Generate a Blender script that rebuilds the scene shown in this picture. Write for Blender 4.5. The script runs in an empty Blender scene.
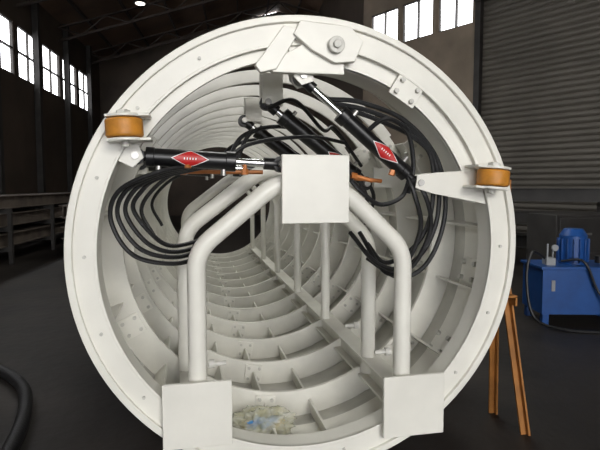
import bpy, bmesh, math, random
from mathutils import Vector, Matrix
random.seed(4)
sc=bpy.context.scene
sc.view_settings.view_transform='Standard'
# ---------------------------------------------------------------- materials
def mat(name,col,rough=.5,metal=0,noise=.0,nscale=4,bump=0,bscale=30,spec=.5,col2=None,trans=0,emit=0,alpha=1):
    m=bpy.data.materials.new(name); m.use_nodes=True
    nt=m.node_tree; N=nt.nodes; L=nt.links
    b=N['Principled BSDF']
    b.inputs['Base Color'].default_value=(*col,1); b.inputs['Roughness'].default_value=rough
    b.inputs['Metallic'].default_value=metal; b.inputs['Alpha'].default_value=alpha
    b.inputs['Specular IOR Level'].default_value=spec
    if trans: b.inputs['Transmission Weight'].default_value=trans
    if emit:
        b.inputs['Emission Color'].default_value=(*col,1); b.inputs['Emission Strength'].default_value=emit
    tc=N.new('ShaderNodeTexCoord')
    c2=col2 or tuple(c*(1-noise) for c in col)
    if noise or col2:
        n=N.new('ShaderNodeTexNoise'); n.inputs['Scale'].default_value=nscale; n.inputs['Detail'].default_value=6
        L.new(tc.outputs['Object'],n.inputs['Vector'])
        r=N.new('ShaderNodeValToRGB'); r.color_ramp.elements[0].position=.35; r.color_ramp.elements[1].position=.68
        r.color_ramp.elements[0].color=(*c2,1); r.color_ramp.elements[1].color=(*col,1)
        L.new(n.outputs['Fac'],r.inputs['Fac']); L.new(r.outputs['Color'],b.inputs['Base Color'])
    if bump:
        n2=N.new('ShaderNodeTexNoise'); n2.inputs['Scale'].default_value=bscale; n2.inputs['Detail'].default_value=5
        L.new(tc.outputs['Object'],n2.inputs['Vector'])
        bp=N.new('ShaderNodeBump'); bp.inputs['Strength'].default_value=bump; bp.inputs['Distance'].default_value=.02
        L.new(n2.outputs['Fac'],bp.inputs['Height']); L.new(bp.outputs['Normal'],b.inputs['Normal'])
    return m
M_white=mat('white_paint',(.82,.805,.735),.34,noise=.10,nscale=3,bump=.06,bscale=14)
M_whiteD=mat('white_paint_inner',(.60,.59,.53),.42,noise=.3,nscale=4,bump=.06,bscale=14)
M_rib=mat('white_paint_rib',(.80,.785,.715),.38,noise=.15,nscale=4,bump=.06,bscale=14)
M_bolt=mat('painted_bolt',(.62,.61,.56),.4,noise=.2,nscale=30)
M_black=mat('black_cylinder_paint',(.010,.010,.011),.28,noise=.3)
M_rubber=mat('hose_rubber',(.008,.008,.009),.45,bump=.2,bscale=90)
M_chrome=mat('chrome_rod',(.75,.76,.78),.12,metal=1)
M_steel=mat('fitting_steel',(.45,.44,.42),.35,metal=.8,noise=.2,nscale=30)
M_copper=mat('brass_fitting',(.50,.17,.04),.4,metal=.2,noise=.2,nscale=20)
M_red=mat('red_decal',(.5,.015,.015),.4)
M_decw=mat('decal_white',(.75,.75,.75),.4)
M_valve=mat('valve_grey_paint',(.30,.31,.32),.4,noise=.2)
M_orange=mat('orange_roller',(.66,.27,.03),.5,noise=.35,nscale=14,bump=.2,bscale=30)
M_rust=mat('orange_steel',(.42,.17,.035),.6,noise=.4,nscale=6,bump=.1)
M_blue=mat('blue_paint',(.010,.075,.29),.4,noise=.25,nscale=6)
M_dark=mat('dark_steel',(.030,.027,.025),.6,noise=.45,nscale=3,bump=.1)
M_grey=mat('mill_steel',(.13,.105,.085),.55,noise=.5,nscale=3,bump=.1)
M_floor=mat('concrete_floor',(.030,.025,.021),.55,col2=(.013,.011,.010),nscale=1.3,bump=.25,bscale=9,spec=.3)
M_wall=mat('dark_wall_sheet',(.075,.053,.038),.7,noise=.4,nscale=.8)
M_roof=mat('roof_sheet',(.20,.125,.085),.7,noise=.4,nscale=.7)
M_truss=mat('truss_steel',(.05,.035,.028),.6,noise=.3,nscale=2)
M_frame=mat('window_frame',(.04,.035,.03),.6,noise=.2)
M_roller=mat('roller_shutter',(.115,.103,.088),.5,noise=.25,nscale=1.2)
M_rwall=mat('right_wall_sheet',(.24,.19,.14),.7,noise=.35,nscale=1)
M_timber=mat('timber',(.12,.08,.05),.7,noise=.4,nscale=8)
M_lamp=mat('lamp_glow',(1,.95,.85),.5,emit=6)
M_bag=mat('plastic_film',(.85,.86,.78),.12,col2=(.72,.70,.45),nscale=14,bump=1,bscale=14,alpha=.42,spec=.9)
M_blueb=mat('blue_plastic',(.03,.20,.5),.3,noise=.2)
M_yell=mat('yellow_plastic',(.45,.33,.08),.4,noise=.2)

def empty(name,loc=(0,0,0)):
    e=bpy.data.objects.new(name,None); e.location=loc; e.empty_display_size=.1
    sc.collection.objects.link(e); return e
class B:
    def __init__(s): s.bm=bmesh.new()
    def box(s,c,size,R=None,axes=None):
        c=Vector(c); hx,hy,hz=[v/2 for v in size]
        if axes: ax=[Vector(a).normalized() for a in axes]
        else: ax=[Vector((1,0,0)),Vector((0,1,0)),Vector((0,0,1))]
        if R is not None: ax=[R@a for a in ax]
        vs=[s.bm.verts.new(c+ax[0]*hx*i+ax[1]*hy*j+ax[2]*hz*k) for i in(-1,1) for j in(-1,1) for k in(-1,1)]
        for f in ((0,1,3,2),(4,6,7,5),(0,4,5,1),(2,3,7,6),(0,2,6,4),(1,5,7,3)): s.bm.faces.new([vs[i] for i in f])
        return s
    def hexa(s,p):
        vs=[s.bm.verts.new(Vector(q)) for q in p]
        for f in ((3,2,1,0),(4,5,6,7),(0,1,5,4),(1,2,6,5),(2,3,7,6),(3,0,4,7)): s.bm.faces.new([vs[i] for i in f])
        return s
    def cyl(s,p0,p1,r,seg=20,r2=None):
        p0=Vector(p0);p1=Vector(p1);d=(p1-p0).normalized()
        a=d.orthogonal().normalized();b=d.cross(a); r2=r if r2 is None else r2
        r0=[];r1=[]
        for i in range(seg):
            t=2*math.pi*i/seg; o=a*math.cos(t)+b*math.sin(t)
            r0.append(s.bm.verts.new(p0+o*r)); r1.append(s.bm.verts.new(p1+o*r2))
        for i in range(seg):
            j=(i+1)%seg; s.bm.faces.new((r0[i],r0[j],r1[j],r1[i]))
        s.bm.faces.new(r0[::-1]); s.bm.faces.new(r1); return s
    def tube(s,pts,r,seg=14,round_=.12,cuts=6):
        P=[Vector(p) for p in pts]; path=[P[0]]
        for i in range(1,len(P)-1):
            a=P[i]+(P[i-1]-P[i]).normalized()*round_; c=P[i]+(P[i+1]-P[i]).normalized()*round_
            for k in range(cuts+1):
                t=k/cuts; path.append(a*(1-t)**2+P[i]*2*t*(1-t)+c*t*t)
        path.append(P[-1]); return s.sweep(path,r,seg)
    def sweep(s,path,r,seg=10):
        rings=[]; ref=None
        for i,p in enumerate(path):
            d=(path[min(i+1,len(path)-1)]-path[max(i-1,0)]).normalized()
            if ref is None: ref=d.orthogonal().normalized()
            ref=(ref-d*ref.dot(d)).normalized(); b=d.cross(ref)
            rings.append([s.bm.verts.new(p+(ref*math.cos(2*math.pi*k/seg)+b*math.sin(2*math.pi*k/seg))*r) for k in range(seg)])
        for A,C in zip(rings,rings[1:]):
            for k in range(seg):
                j=(k+1)%seg; s.bm.faces.new((A[k],A[j],C[j],C[k]))
        s.bm.faces.new(rings[0][::-1]); s.bm.faces.new(rings[-1]); return s
    def hose(s,pts,r,seg=8,n=10):
        P=[Vector(p) for p in pts]; P=[P[0]*2-P[1]]+P+[P[-1]*2-P[-2]]; path=[]
        for i in range(1,len(P)-2):
            a,b,c,d=P[i-1:i+3]
            for k in range(n):
                t=k/n; path.append(.5*((2*b)+(c-a)*t+(2*a-5*b+4*c-d)*t*t+(3*b-a-3*c+d)*t**3))
        path.append(P[-2]); return s.sweep(path,r,seg)
    def lathe(s,prof,a0=0,a1=360,seg=128,cz=1.2):
        full=abs(a1-a0)>=359.9; n=seg if full else seg+1; rings=[]
        for i in range(n):
            t=math.radians(a0+(a1-a0)*i/seg)
            rings.append([s.bm.verts.new((r*math.cos(t),y,cz+r*math.sin(t))) for r,y in prof])
        m=len(prof)
        for i in range(seg):
            A=rings[i];C=rings[(i+1)%n]
            for k in range(m):
                j=(k+1)%m; s.bm.faces.new((A[k],A[j],C[j],C[k]))
        if not full: s.bm.faces.new(rings[0]); s.bm.faces.new(rings[-1][::-1])
        return s
    def prism(s,poly,vec):
        v=Vector(vec);a=[s.bm.verts.new(Vector(p)) for p in poly]; b=[s.bm.verts.new(Vector(p)+v) for p in poly]
        n=len(a)
        for i in range(n):
            j=(i+1)%n; s.bm.faces.new((a[i],a[j],b[j],b[i]))
        s.bm.faces.new(a[::-1]); s.bm.faces.new(b); return s
    def obj(s,name,m,parent=None,bevel=0,smooth=True):
        bmesh.ops.recalc_face_normals(s.bm,faces=s.bm.faces[:])
        me=bpy.data.meshes.new(name); s.bm.to_mesh(me); s.bm.free()
        me.materials.append(m); o=bpy.data.objects.new(name,me); sc.collection.objects.link(o)
        if smooth:
            for p in me.polygons: p.use_smooth=True
            try: me.set_sharp_from_angle(angle=math.radians(35))
            except Exception: pass
        if bevel:
            md=o.modifiers.new('bev','BEVEL'); md.width=bevel; md.segments=2; md.limit_method='ANGLE'; md.angle_limit=math.radians(40)
        if parent: o.parent=parent; o.matrix_parent_inverse=Matrix.Translation(-parent.location)
        return o
def P(r,ang,y): 
    t=math.radians(ang); return Vector((r*math.cos(t),y,1.2+r*math.sin(t)))
def axs(a):
    t=math.radians(a); return Vector((math.cos(t),0,math.sin(t))),Vector((-math.sin(t),0,math.cos(t)))

# ================================================================ TUNNEL FORM
T=empty('steel_tunnel_formwork',(0,0,0))
LEN=8.4
B().lathe([(1.165,0),(1.2,0),(1.2,.5),(1.165,.5)]).obj('front_rim',M_white,T,.004)
B().lathe([(1.055,.022),(1.172,.022),(1.172,.045),(1.055,.045)]).obj('front_flange',M_white,T,.003)
B().lathe([(1.055,.02),(1.07,.02),(1.07,.16),(1.055,.16)]).obj('front_lip',M_white,T,.003)
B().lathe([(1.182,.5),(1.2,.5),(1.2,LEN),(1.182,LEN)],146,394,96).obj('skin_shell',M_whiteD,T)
b=B(); c=B(); d_=B(); y=.66; ribs=[]
while y<LEN:
    b.lathe([(1.01,y),(1.182,y),(1.182,y+.03),(1.01,y+.03)],142,398,seg=80)
    b.lathe([(1.11,y),(1.2,y),(1.2,y+.03),(1.11,y+.03)],38,142,seg=36)
    ribs.append(y)
    for a in (33,150,208,262,318):
        ra,ta=axs(a); c.box(P(1.095,a,y-.007),(.13,.014,.13),axes=(ra,(0,1,0),ta))
        for i in(-1,1):
            for j in(-1,1):
                p=P(1.095,a,y-.014)+ra*.04*i+ta*.04*j; d_.cyl(p,p-Vector((0,.014,0)),.012,6)
    y+=.60
b.obj('ribs',M_rib,T,.003); c.obj('rib_splice_plates',M_white,T,.002); d_.obj('rib_splice_bolts',M_bolt,T)
b=B()
for i,y0 in enumerate([.2]+ribs[:-1]):
    y1=(ribs+[LEN])[i]
    for a in (200,225,248,262,278,300,322,345,5,170):
        ra,ta=axs(a)
        b.box(P(1.13,a,(y0+y1)/2),(.10,y1-y0,.014),axes=(ra,(0,1,0),ta))
b.obj('stiffeners',M_rib,T)
b=B();c=B()
for y in [.38]+[r+.32 for r in ribs[:8]]:
    for a in (215,325,152,28,190,350):
        ra,ta=axs(a)
        b.box(P(1.165,a,y),(.03,.20,.16),axes=(ra,(0,1,0),ta))
        for dy in(-.07,.07):
            for dt in(-.05,.05):
                p=P(1.15,a,y+dy)+ta*dt; c.cyl(p,p-ra*.025,.016,8)
b.obj('splice_plates',M_white,T,.003); c.obj('splice_bolts',M_bolt,T)
B().lathe([(.965,.055),(1.06,.055),(1.06,.08),(.965,.08)],19,86,48).obj('door_segment_flange',M_white,T,.003)
B().lathe([(.965,.055),(.98,.055),(.98,.26),(.965,.26)],19,86,48).obj('door_segment_lip',M_white,T,.003)
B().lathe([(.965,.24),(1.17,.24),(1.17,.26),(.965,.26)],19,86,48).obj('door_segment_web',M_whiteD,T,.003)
B().lathe([(1.0,.055),(1.06,.055),(1.06,.085),(1.0,.085)],86,150,48).obj('left_segment_flange',M_white,T,.003)
b=B()
b.prism([P(1.165,93,-.03),P(1.165,80,-.03),P(1.11,76,-.03),P(1.0,77,-.03),P(.97,83,-.03),P(1.02,90,-.03),P(1.10,95,-.03)],(0,.045,0))
b.prism([P(1.15,97,-.012),P(1.12,93,-.012),P(.94,101,-.012),P(.94,106,-.012),P(.98,107,-.012)],(0,.04,0))
b.prism([P(1.06,92,.0),P(1.0,80,.0),P(.93,79,.0),P(.93,102,.0),P(.97,104,.0)],(0,.05,0))
b.obj('crown_hinge_plates',M_white,T,.004)
b=B(); h=P(1.055,83.5,0); b.cyl(h+Vector((0,-.06,0)),h+Vector((0,.1,0)),.042,24); b.cyl(h+Vector((0,-.075,0)),h,.022,6)
b.obj('crown_hinge_pin',M_bolt,T,.003)
b=B();c=B(); ra,ta=axs(58)
b.box(P(1.0,58,.035),(.12,.02,.16),axes=(ra,(0,1,0),ta))
for i in(-1,1):
    for j in(-1,1):
        p=P(1.0,58,.025)+ra*.035*i+ta*.05*j; c.cyl(p,p-Vector((0,.02,0)),.014,6)
b.obj('segment_plate',M_white,T,.003); c.obj('segment_plate_bolts',M_bolt,T)
b=B()
for yy in(.041,.152):
    b.prism([P(1.06,24,yy),P(1.06,13,yy),Vector((.70,yy,1.50)),Vector((.60,yy,1.53)),Vector((.61,yy,1.60)),Vector((.72,yy,1.615))],(0,.0125,0))
    b.prism([P(1.06,154,yy),P(1.06,146,yy),Vector((-.85,yy,1.74)),Vector((-.83,yy,1.68)),Vector((-.88,yy,1.63))],(0,.0125,0))
    b.prism([P(1.06,96,yy),P(1.06,88,yy),Vector((.02,yy,2.08)),Vector((-.04,yy,2.06)),Vector((-.08,yy,2.10))],(0,.0125,0))
b.obj('cylinder_lugs',M_white,T,.002)
b=B()
for a in range(120,400,20):
    p=P(1.112,a,.022); b.cyl(p,p-Vector((0,.010,0)),.009,6)
b.obj('flange_bolts',M_bolt,T)

fy=[.06,.62,1.65,2.8,4.1,5.4,6.8]
b=B(); r=.048
for i,y in enumerate(fy):
    lx=-.585 if i==0 else -.645; rx=.54
    if i in(0,1,3): b.tube([(lx,y,.30),(lx,y,1.21+(.06 if i else 0)),(-.16,y,1.565+(.08 if i else 0)),(0,y,1.565+(.08 if i else 0))],r,16,.10)
    if i<2: b.tube([(rx,y,.30),(rx,y,1.19),(.18,y,1.53),(0,y,1.53)],r,16,.10)
    else: b.tube([(rx-.02,y,.40),(rx-.02,y,1.35),(.30,y,1.60)],r*.8,14,.1)
b.obj('portal_frames',M_white,T)
b=B()
b.box((.02,-.02,1.525),(.355,.025,.35)); b.box((-.59,-.02,.39),(.345,.025,.335)); b.box((.58,-.02,.335),(.355,.025,.34))
b.obj('end_plates',M_white,T,.004)
b=B()
b.box((-.59,.03,.34),(.2,.1,.18)); b.box((.56,.03,.32),(.2,.1,.18)); b.box((.02,.04,1.54),(.2,.12,.16))
b.obj('plate_stubs',M_white,T,.004)
b=B()
for x in(-.62,.55):
    b.box((x,3.7,.40),(.13,7.0,.016)); b.box((x,3.7,.27),(.13,7.0,.016)); b.box((x,3.7,.335),(.014,7.0,.12))
b.box((.3,4.3,1.60),(.05,5.6,.05))
for i,y in enumerate(ribs):
    for x in(-.62,.55):
        b.box((x,y+.03,.27),(.1,.05,.06))
b.obj('longitudinal_rails',M_rib,T,.003)
b=B()
for p in((-.53,.06,.62),(.47,.06,.62),(.47,.62,.62)):
    b.cyl(p,(p[0]+(.09 if p[0]<0 else -.09),p[1],p[2]),.012,10); q=Vector(p); 
    b.cyl(q,q+Vector((.03 if p[0]<0 else -.03,0,0)),.022,12)
b.obj('leg_stop_pins',M_bolt,T)
b=B()
for y in(.9,4,7.2):
    for sx in(-1,1):
        b.prism([(sx*.35,y,0),(sx*.95,y,0),(sx*.95,y,.42),(sx*.86,y,.355),(sx*.6,y,.155),(sx*.4,y,.064)],(0,.14,0))
b.obj('timber_saddles',M_timber,T)

# ---------------------------------------------------------------- rollers
def roller(c,tilt):
    c=Vector(c); R=Matrix.Rotation(math.radians(tilt),3,'Y'); up=R@Vector((0,0,1)); e=empty('guide_roller',c)
    rt=R@Vector((1,0,0))
    B().cyl(c-up*.043,c+up*.043,.085,28).obj('roller_drum',M_orange,e,.01)
    b=B(); b.cyl(c+up*.048,c+up*.062,.08,28); b.cyl(c-up*.062,c-up*.048,.08,28)
    s=1 if c.x>0 else -1
    for k in(-1,1):
        b.box(c+up*.056*k+rt*s*-.02+Vector((0,.03,0)),(.20,.14,.013),axes=(rt,(0,1,0),up))
    b.obj('roller_cheeks',M_white,e,.003)
    b=B(); b.cyl(c-up*.085,c+up*.085,.02,12); b.cyl(c+up*.062,c+up*.08,.034,6); b.obj('roller_axle',M_bolt,e)
roller((-.905,-.06,1.81),-3); roller((1.005,-.06,1.585),5)
# ---------------------------------------------------------------- hydraulic cylinders
def hcyl(p0,p1,f0=.16,f1=.72,r=.045,decal=.42,name='hydraulic_cylinder',ends=.95):
    p0=Vector(p0);p1=Vector(p1); d=p1-p0; u=d.normalized(); e=empty(name,p0)
    yv=Vector((0,1,0)); n=-(yv-u*yv.dot(u)).normalized(); w=u.cross(n)
    A=p0+d*f0; Cc=p0+d*f1
    b=B(); b.cyl(A,Cc,r,28); b.cyl(A-u*.012,A+u*.03,r*1.1,28); b.cyl(Cc-u*.04,Cc+u*.012,r*1.16,28)
    b.obj('barrel',M_black,e,.003)
    b=B(); b.cyl(Cc,p1-u*.05,r*.45,18); b.obj('rod',M_chrome,e)
    b=B()
    for q in(p0,p1): b.cyl(q-yv*.03,q+yv*.03,r*ends,20)
    b.cyl(p0,A,r*.6,16); b.cyl(p1-u*.09,p1,r*.72,16); b.obj('eye_ends',M_black,e,.002)
    b=B()
    for q in(p0,p1): b.cyl(q-yv*.075,q+yv*.075,r*.42,14)
    for q in(A+u*.05,Cc-u*.05):
        b.cyl(q+w*r*.9,q+w*(r+.03),.014,10)
    b.obj('pins_ports',M_steel,e)
    q=p0+d*decal
    def patch(hw,hh,rad,nm,m):
        b=B(); K=8; prev=None
        for k in range(-K,K+1):
            th=k/K*hh; half=hw*(1-abs(k)/K)
            base=q+(n*math.cos(th)+w*math.sin(th))*rad
            cur=(b.bm.verts.new(base-u*max(half,.0005)),b.bm.verts.new(base+u*max(half,.0005)))
            if prev: b.bm.faces.new((prev[0],prev[1],cur[1],cur[0]))
            prev=cur
        b.obj(nm,m,e)
    patch(.095,1.05,r+.0012,'decal_border',M_decw)
    patch(.086,.93,r+.0024,'decal_red',M_red)
    b=B()
    for k in range(-2,3): b.box(q+n*(r+.003)+u*k*.014,(.005,.002,.010),axes=(u,n,w))
    b.obj('decal_letters',M_decw,e)
for k,y in enumerate((.105,.98,2.0)):
    x0=-.87 if k==0 else -.92
    hcyl((x0,y,1.69),(-.14,y,1.655),.08,.66,decal=.36)
    hcyl((.63,y,1.56),(-.03-.05*k,y,2.11),.10,.66 if k==0 else .84,decal=.30,r=.042+.012*(k>0))
    if k: 
        b=B()
        for sx,z0 in((-.98,1.69),(.8,1.6)):
            b.box((sx,y,z0),(.2,.02,.14))
        b.box((-.05,y,2.20),(.16,.02,.22)); b.box((-.05,y-.06,2.20),(.14,.02,.20)); b.obj('inner_lugs',M_rib,T)
# ---------------------------------------------------------------- hoses
HE=empty('hydraulic_hoses',(0,.3,1.5))
b=B()
def H(pts,r=.011): b.hose(pts,r)
for k,(dx,dz,dy) in enumerate(((0,0,0),(.03,.03,.03),(.065,.055,.06),(.10,.085,.09))):
    H([(-.62+k*.03,.10+dy*.3,1.64),(-.76,.05+dy,1.61-dz*.3),(-.95+dx,.08+dy,1.52),(-1.0+dx,.12+dy,1.37+dz*.6),(-.90+dx,.14+dy,1.19+dz),(-.70,.2+dy,1.13+dz),(-.52,.35+dy,1.15+dz)],.012)
H([(-.40,.12,1.70),(-.3,.14,1.76),(-.12,.2,1.80),(.1,.3,1.82),(.3,.4,1.80)])
for k in range(3):
    o=k*.045
    H([(.14+o,.2,2.02-o*.5),(.32+o,.15,2.0-o),(.57+o*.6,.12,1.90-o),(.77-o*.4,.12,1.68),(.83-o,.14,1.38),(.75-o,.18,1.10+o),(.60-o,.25,1.0+o),(.45,.4,1.10+o)],.0135)
for k in range(2):
    o=k*.06
    H([(.56,.12,1.64),(.66-o,.06,1.50),(.72-o,.1,1.30),(.64-o,.16,1.08),(.50-o,.22,1.04+o),(.40-o,.4,1.26)],.0135)
H([(.30,.12,1.80),(.42,.05,1.90),(.56,.08,1.84),(.62,.12,1.66),(.60,.14,1.5)],.013)
H([(.22,.14,1.62),(.30,.10,1.52),(.42,.12,1.44),(.56,.14,1.48),(.62,.16,1.60)],.013)
for y,nk in((.95,2),(2.0,2)):
    for k in range(nk):
        o=k*.06
        H([(-.35+o,y,1.72),(-.25+o,y,1.88+o*.4),(-.02+o,y+.1,1.96),(.2+o,y+.1,1.92),(.45,y+.1,1.78-o),(.72-o,y+.1,1.5),(.70,y+.2,1.25+o)],.014)
    H([(-.5,y,1.68),(-.75,y,1.6),(-.92,y,1.4),(-.84,y,1.2)],.013)
H([(-.1,.8,2.05),(.1,.9,2.12),(.35,1.1,1.95),(.5,1.3,1.98),(.75,1.4,1.7)],.014)
b.obj('hoses',M_rubber,HE)
b=B()
for p,q in (((-.62,.08,1.63),(-.62,.09,1.68)),((-.33,.1,1.60),(-.33,.1,1.66)),((.25,.1,1.60),(.37,.1,1.57)),((.48,.1,1.60),(.5,.1,1.66)),((-.66,.35,1.62),(-.2,.35,1.62)),((.2,.3,1.6),(.5,.3,1.57))):
    b.cyl(p,q,.012,10); b.cyl(p,Vector(p)+(Vector(q)-Vector(p)).normalized()*.03,.018,6)
b.obj('pipe_fittings',M_copper,HE)

# ---------------------------------------------------------------- plastic bag with oddments
bagE=empty('plastic_bag',(-.2,.42,.10))
from mathutils import noise as nz
bm=bmesh.new(); bmesh.ops.create_icosphere(bm,subdivisions=5,radius=1)
for v in bm.verts:
    n=nz.noise(v.co*2.2)*.35+nz.noise(v.co*5)*.25+abs(nz.noise(v.co*9))*.2
    v.co=v.co*(1+n); v.co=Vector((v.co.x*.17,v.co.y*.14,max(v.co.z,-.6)*.085))
me=bpy.data.meshes.new('film'); bm.to_mesh(me); bm.free(); me.materials.append(M_bag)
for p in me.polygons: p.use_smooth=True
o=bpy.data.objects.new('film',me); sc.collection.objects.link(o); o.parent=bagE
b=B()
b.cyl((-.30,.36,.13),(-.19,.39,.14),.02,12); b.cyl((-.26,.36,.10),(-.23,.40,.16),.016,12); b.box((-.14,.40,.135),(.06,.05,.02)); b.cyl((-.22,.33,.12),(-.16,.36,.13),.014,12)
b.obj('blue_oddments',M_blueb,bagE)
b=B(); b.cyl((-.15,.33,.10),(-.08,.38,.13),.018,12); b.box((-.30,.42,.11),(.05,.06,.02)); b.cyl((-.2,.44,.12),(-.1,.46,.13),.014,10); b.obj('yellow_oddments',M_yell,bagE)

# ================================================================ ROOM
C=Vector((-.623,-2.627,0)); an=math.radians(5.5)
by=Vector((math.sin(an),math.cos(an),0)); bx=Vector((math.cos(an),-math.sin(an),0))
def BW(x,y,z=0): return C+bx*x+by*y+Vector((0,0,z))
def toB(p): q=Vector((p[0],p[1],0))-C; return q.dot(bx),q.dot(by)
def roofz(p):
    x,_=toB(p)
    return 8.0+(x+7)*.3 if x<2 else 10.7-(x-2)*.24
W0=Vector((7.68,8.39,0)); wd=Vector((-.429,.903,0)).normalized()
pa=W0-wd*10; pb=W0+wd*6.0
xa,ya=toB(pa); xb,yb=toB(pb)
def xlim(y):
    if y<ya: return 14+(xa-14)*max(0,(y+8))/(ya+8)
    if y<yb: return xa+(xb-xa)*(y-ya)/(yb-ya)
    return xb
b=B(); b.box((3,9,-.05),(34,50,.1)); b.obj('floor',M_floor,smooth=False)
b=B()
def q(x,y,dz): p=BW(x,y); return Vector((p.x,p.y,roofz(p)+dz))
b.hexa([q(-7.15,-8.2,0),q(2,-8.2,0),q(2,28.2,0),q(-7.15,28.2,0),q(-7.15,-8.2,.1),q(2,-8.2,.1),q(2,28.2,.1),q(-7.15,28.2,.1)])
ys=[-8.2,ya,yb,28.2]
for y0,y1 in zip(ys,ys[1:]):
    x0=xlim(y0+1e-4)+.1; x1=xlim(y1-1e-4)+.1
    if y0==ys[0]: x0=14.1
    if y1==ys[-1]: x1=xb+.1
    b.hexa([q(2,y0,0),q(x0,y0,0),q(x1,y1,0),q(2,y1,0),q(2,y0,.1),q(x0,y0,.1),q(x1,y1,.1),q(2,y1,.1)])
b.obj('ceiling',M_roof,smooth=False)
b=B()
for yy in range(-6,29,4):
    for x0,x1 in((-7,2),(2,xlim(yy)-.05)):
        p0=BW(x0,yy);p1=BW(x1,yy); p0.z=roofz(p0)-.25;p1.z=roofz(p1)-.25
        d=(p1-p0).normalized(); L=(p1-p0).length
        b.box((p0+p1)/2,(L,.16,.05),axes=(d,by,d.cross(by))); b.box((p0+p1)/2+Vector((0,0,-.5)),(L,.12,.08),axes=(d,by,d.cross(by)))
        n=max(1,int(L/.9))
        for i in range(n):
            a=p0+(p1-p0)*(i/n); c=p0+(p1-p0)*((i+1)/n)
            lo=Vector((0,0,-.5))
            if i%2: a,c=a+lo,c
            else: a,c=a,c+lo
            b.cyl(a,c,.03,6)
for xx in (-6,-4.5,-3,-1.5,0,1.5,3,4.5):
    p0=BW(xx,-8);p1=BW(xx,28 if xx<xb else yb-1); p0.z=p1.z=roofz(p0)-.1
    b.box((p0+p1)/2,(.07,(p1-p0).length,.14),axes=(bx,by,(0,0,1)))
b.obj('trim_roof_trusses',M_truss,smooth=False)
def wall(name,p0,p1,ops,m,th=.12):
    p0=Vector(p0);p1=Vector(p1); d=(p1-p0);L=d.length;d.normalize(); n=Vector((-d.y,d.x,0))*th
    b=B()
    def seg(s0,s1,z0,z1):
        a=p0+d*s0;c=p0+d*s1
        za=roofz(a) if z1 is None else z1; zc=roofz(c) if z1 is None else z1
        b.hexa([(a.x,a.y,z0),(c.x,c.y,z0),(c.x+n.x,c.y+n.y,z0),(a.x+n.x,a.y+n.y,z0),(a.x,a.y,za),(c.x,c.y,zc),(c.x+n.x,c.y+n.y,zc),(a.x+n.x,a.y+n.y,za)])
    s=0
    for (s0,s1,z0,z1) in ops:
        if s0>s: seg(s,s0,0,None)
        if z0>0: seg(s0,s1,0,z0)
        a=p0+d*s0;c=p0+d*s1
        b.hexa([(a.x,a.y,z1),(c.x,c.y,z1),(c.x+n.x,c.y+n.y,z1),(a.x+n.x,a.y+n.y,z1),(a.x,a.y,roofz(a)),(c.x,c.y,roofz(c)),(c.x+n.x,c.y+n.y,roofz(c)),(a.x+n.x,a.y+n.y,roofz(a))])
        s=s1
    if s<L: 
        k=6
        for i in range(k): seg(s+(L-s)*i/k,s+(L-s)*(i+1)/k,0,None)
    b.obj(name,m,smooth=False); return p0,d,n
wn=[0]
def window(p0,d,n,s0,s1,z0,z1,nx=2,nz=1,t=.06):
    b=B(); mid=p0+d*(s0+s1)/2+n*.5; up=Vector((0,0,1)); nn=n.normalized()
    for k in range(nx+1):
        b.box(p0+d*(s0+(s1-s0)*k/nx)+n*.5+up*(z0+z1)/2,(t,.08,z1-z0),axes=(d,nn,up))
    for k in range(nz+2):
        b.box(mid+up*(z0+(z1-z0)*k/(nz+1)),(s1-s0,.08,t*1.2),axes=(d,nn,up))
    wn[0]+=1; b.obj('window_%d'%wn[0],M_frame,smooth=False)
ops=[]; y=15.9-2.15*8
while y<26: ops.append((y+8,y+8+1.8,5.05,6.7)); y+=2.15
p0,d,n=wall('wall_left',BW(-7,-8),BW(-7,28),ops,M_wall)
for o_ in ops[4:]: window(p0,d,n,*o_,nx=2,nz=1,t=.045)
b=B()
for k in range(12):
    p=BW(-6.85,-6.4+k*3.2+.0); b.box(p+Vector((0,0,4)),(.2,.2,8),axes=(bx,by,(0,0,1)))
b.obj('trim_wall_columns',M_dark,smooth=False)
wall('wall_back',BW(-7,28),BW(xb,28),[],M_wall)
S=lambda s:s+10
ops=[(S(-3.0),S(1.7),0,6.3)]
s=1.95
for k in range(3): ops.append((S(s),S(s+1.1),5.8,6.9)); s+=1.3
p0,d,n=wall('wall_right',pa,pb,ops,M_rwall)
for o_ in ops[1:]: window(p0,d,n,*o_,nx=2,nz=0,t=.045)
wall('wall_right_far',pb,BW(xb,28),[],M_wall)
wall('wall_right_near',BW(14,-8),pa,[],M_wall)
nn=n.normalized(); inn=(-nn if nn.dot(W0-C)>0 else nn)
b=B(); s=1.9
while s<5.9:
    b.box(W0+wd*s+inn*.03+Vector((0,0,2.9)),(.05,.06,5.8),axes=(wd,nn,(0,0,1))); s+=.22
b.obj('trim_wall_ribs',M_rwall,smooth=False)
b=B(); z=.0; w=4.7; mid=W0+wd*(-.65)+n*.5
prof=[]
while z<6.3:
    for k in range(6):
        t=k/6; prof.append((z+.14*t, .045*math.sin(math.pi*t)))
    z+=.14
L0=mid-wd*w/2;L1=mid+wd*w/2; prev=None
for zz,o in prof:
    cur=(b.bm.verts.new(L0+inn*o+Vector((0,0,zz))),b.bm.verts.new(L1+inn*o+Vector((0,0,zz))))
    if prev: b.bm.faces.new((prev[0],prev[1],cur[1],cur[0]))
    prev=cur
b.obj('door_1',M_roller)
b=B()
for sgn in(-1,1): b.box(mid+wd*sgn*(w/2+.02)+inn*.12+Vector((0,0,3.15)),(.16,.14,6.3),axes=(wd,nn,(0,0,1)))
b.cyl(mid-wd*w/2+inn*.35+Vector((0,0,6.5)),mid+wd*w/2+inn*.35+Vector((0,0,6.5)),.28,20)
b.obj('trim_door_guides',M_dark)
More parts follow.
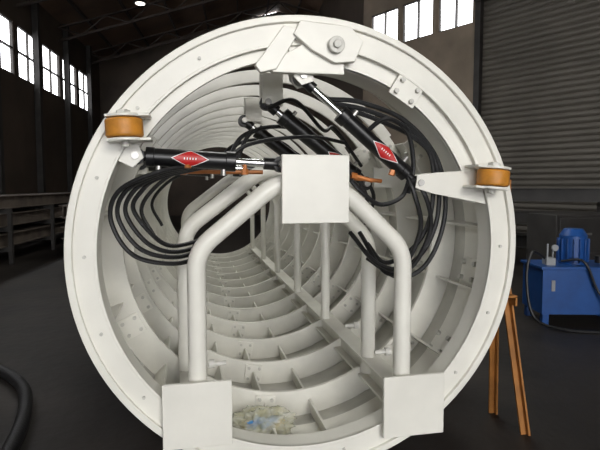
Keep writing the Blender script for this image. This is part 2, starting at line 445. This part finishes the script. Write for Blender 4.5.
wall('wall_front',BW(14,-8),BW(-7,-8),[(7.5,17.5,0,5.5)],M_wall)

# ---------------------------------------------------------------- background objects
def ibeam(b,c,L,h,w,dirv):
    c=Vector(c); side=Vector((dirv.y,-dirv.x,0)); up=Vector((0,0,1)); t=.015
    b.box(c+up*(h/2-t/2),(L,w,t),axes=(dirv,side,up)); b.box(c-up*(h/2-t/2),(L,w,t),axes=(dirv,side,up)); b.box(c,(L,.012,h-2*t),axes=(dirv,side,up))
def rack(center,dirv,L,levels,n,h=.25,w=.16,mb=M_grey):
    e=empty('steel_beam_rack',center); side=Vector((dirv.y,-dirv.x,0)); up=Vector((0,0,1)); c=Vector(center)
    b=B()
    for z in levels:
        for i in range(n): ibeam(b,c+up*(z+h/2)+side*(i-(n-1)/2)*(w+.03)+dirv*random.uniform(-.3,.3),L,h,w,dirv)
    b.obj('stored_beams',mb,e,smooth=False)
    b=B(); W=n*(w+.03)+.1
    k=max(2,int(L/2.2))
    for i in range(k):
        q=c+dirv*(L*(-.42+.84*i/(k-1)))
        for z in levels: b.box(q+up*(z-.05),(.1,W,.1),axes=(dirv,side,up))
        for sgn in(-1,1): b.box(q+side*sgn*W/2+up*max(levels)/2,(.09,.07,max(levels)),axes=(dirv,side,up))
    b.obj('rack_frame',M_dark,e,smooth=False)
rack(BW(-5.0,12,0),by,14,(.35,.75,1.1),5)
rack(BW(-3.4,17,0),by,12,(.45,.9),3)
rd=(Vector((.80,-.60,0))).normalized()
rack(Vector((4.9,7.2,0)),rd,6,(.35,.8,1.25),3,mb=M_dark)
b=B(); ibeam(b,Vector((4.0,7.0,1.6)),1.6,.14,.12,rd); b.obj('orange_steel_beam',M_rust,smooth=False)

E=empty('steel_trestle',(1.42,.25,0)); b=B()
def bar(p,q,w=.05,t=.012):
    p=Vector(p);q=Vector(q);u=(q-p).normalized(); s=Vector((0,1,0)) if abs(u.y)<.5 else Vector((1,0,0)); s=(s-u*s.dot(u)).normalized(); o=u.cross(s)
    b.box((p+q)/2,((q-p).length,w,t),axes=(u,s,o)); b.box((p+q)/2+s*(w/2-t/2)+o*w/2,((q-p).length,t,w),axes=(u,s,o))
bar((1.42,.14,0),(1.35,.28,.90),.04); bar((1.40,.46,0),(1.31,.34,.86),.04); bar((1.345,.30,.80),(1.345,.30,1.58),.03)
bar((1.60,1.3,0),(1.34,1.25,.86)); bar((1.33,.2,.86),(1.33,1.35,.86),.06)
bar((1.33,1.25,0),(1.33,1.25,.86)); 
b.obj('trestle_frame',M_rust,E)

# blue hydraulic power unit
E=empty('hydraulic_power_unit',(3.6,2.5,0)); ca=math.radians(-14)
ux=Vector((math.cos(ca),math.sin(ca),0)); uy=Vector((-math.sin(ca),math.cos(ca),0)); uz=Vector((0,0,1)); O=Vector((3.70,2.5,0))
def U(x,y,z): return O+ux*x+uy*y+uz*z
b=B(); b.box(U(0,0,.38),(.95,.55,.5),axes=(ux,uy,uz)); b.box(U(0,0,.645),(1.0,.6,.03),axes=(ux,uy,uz))
for sx in(-.42,.42):
    for sy in(-.22,.22): b.box(U(sx,sy,.07),(.07,.07,.14),axes=(ux,uy,uz))
b.cyl(U(-.03,0,.66),U(-.03,0,.98),.145,28); b.cyl(U(-.03,0,.98),U(-.03,0,1.06),.15,28,.10)
for k in range(16):
    t=2*math.pi*k/16; b.box(U(-.03+.155*math.cos(t),.155*math.sin(t),.82),(.03,.008,.26),axes=(ux*math.cos(t)+uy*math.sin(t),uy*math.cos(t)-ux*math.sin(t),uz))
b.obj('tank_and_motor',M_blue,E,.006)
b=B(); b.box(U(-.34,-.1,.70),(.10,.12,.08),axes=(ux,uy,uz)); b.cyl(U(-.38,-.15,.66),U(-.38,-.15,.90),.010,8); b.cyl(U(-.32,-.18,.86),U(-.32,-.21,.86),.035,20)
b.cyl(U(-.32,-.15,.72),U(-.32,-.15,.86),.010,8); b.box(U(-.36,-.28,.45),(.04,.01,.12),axes=(ux,uy,uz)); 
b.obj('valves_and_gauge',M_valve,E,.002)
b=B(); b.cyl(U(.3,.05,.66),U(.3,.05,.74),.05,16); b.hose([U(-.36,-.1,.72),U(-.55,-.15,.80),U(-.62,-.2,.5),U(-.56,-.3,.1),U(-.3,-.5,.02),U(.2,-.6,.02)],.016); b.hose([U(-.2,-.1,.7),U(-.05,-.3,.72),U(.1,-.33,.4),U(.3,-.45,.1),U(.5,-.6,.02)],.014)
b.obj('unit_hoses',M_rubber,E)
E=empty('storage_cabinet',(5.6,4.6,0)); b=B(); b.box((5.7,4.7,.55),(1.6,.7,1.1)); b.box((5.7,4.34,.8),(1.5,.03,.5)); b.box((5.7,4.34,.3),(1.5,.03,.4)); b.obj('cabinet_body',M_dark,E,.01)
b=B(); b.box((5.4,4.31,.8),(.2,.03,.03)); b.box((5.4,4.31,.35),(.2,.03,.03)); b.obj('cabinet_handles',M_steel,E)
b=B(); b.hose([(-3.1,2.7,.045),(-2.3,2.1,.045),(-1.92,1.65,.045),(-1.74,1.2,.045),(-1.64,.6,.045),(-1.62,-.3,.045)],.045,12); b.obj('floor_cable',M_rubber)
for x,y in((-3.5,20),(-3.5,12),(2.5,20)):
    p=BW(x,y); p.z=roofz(p)-.9; e=empty('high_bay_lamp',p)
    B().cyl(p,p+Vector((0,0,.3)),.25,20,.08).obj('shade',M_dark,e); B().cyl(p+Vector((0,0,-.02)),p+Vector((0,0,.03)),.16,16).obj('bulb',M_lamp,e); B().cyl(p+Vector((0,0,.3)),p+Vector((0,0,.8)),.015,6).obj('stem',M_dark,e)

# ================================================================ LIGHT
w=bpy.data.worlds.new('sky'); sc.world=w; w.use_nodes=True; nt=w.node_tree
bg=nt.nodes['Background']; bg.inputs['Color'].default_value=(.98,.98,1,1); bg.inputs['Strength'].default_value=5
def area(name,loc,target,sx,sy,e,col=(1,1,1)):
    l=bpy.data.lights.new(name,'AREA'); l.shape='RECTANGLE'; l.size=sx;l.size_y=sy;l.energy=e;l.color=col
    o=bpy.data.objects.new(name,l); o.location=loc; o.rotation_euler=(Vector(target)-Vector(loc)).to_track_quat('-Z','Y').to_euler(); sc.collection.objects.link(o)
area('doorway_daylight',(1.6,-8.6,4.4),(.2,0,1.0),3,1.6,290,(1,.97,.90))
area('skylight_daylight',(1.0,5.6,7.8),(.1,5.2,0),1.6,4,300,(.99,1,.94))
# ================================================================ CAMERA
cam=bpy.data.cameras.new('cam'); cam.lens=31.3; cam.sensor_width=36; cam.clip_end=200
co=bpy.data.objects.new('cam',cam); sc.collection.objects.link(co)
co.location=(-.623,-2.627,1.54); co.rotation_euler=(math.radians(90-4.25),0,math.radians(-12.15))
sc.camera=co
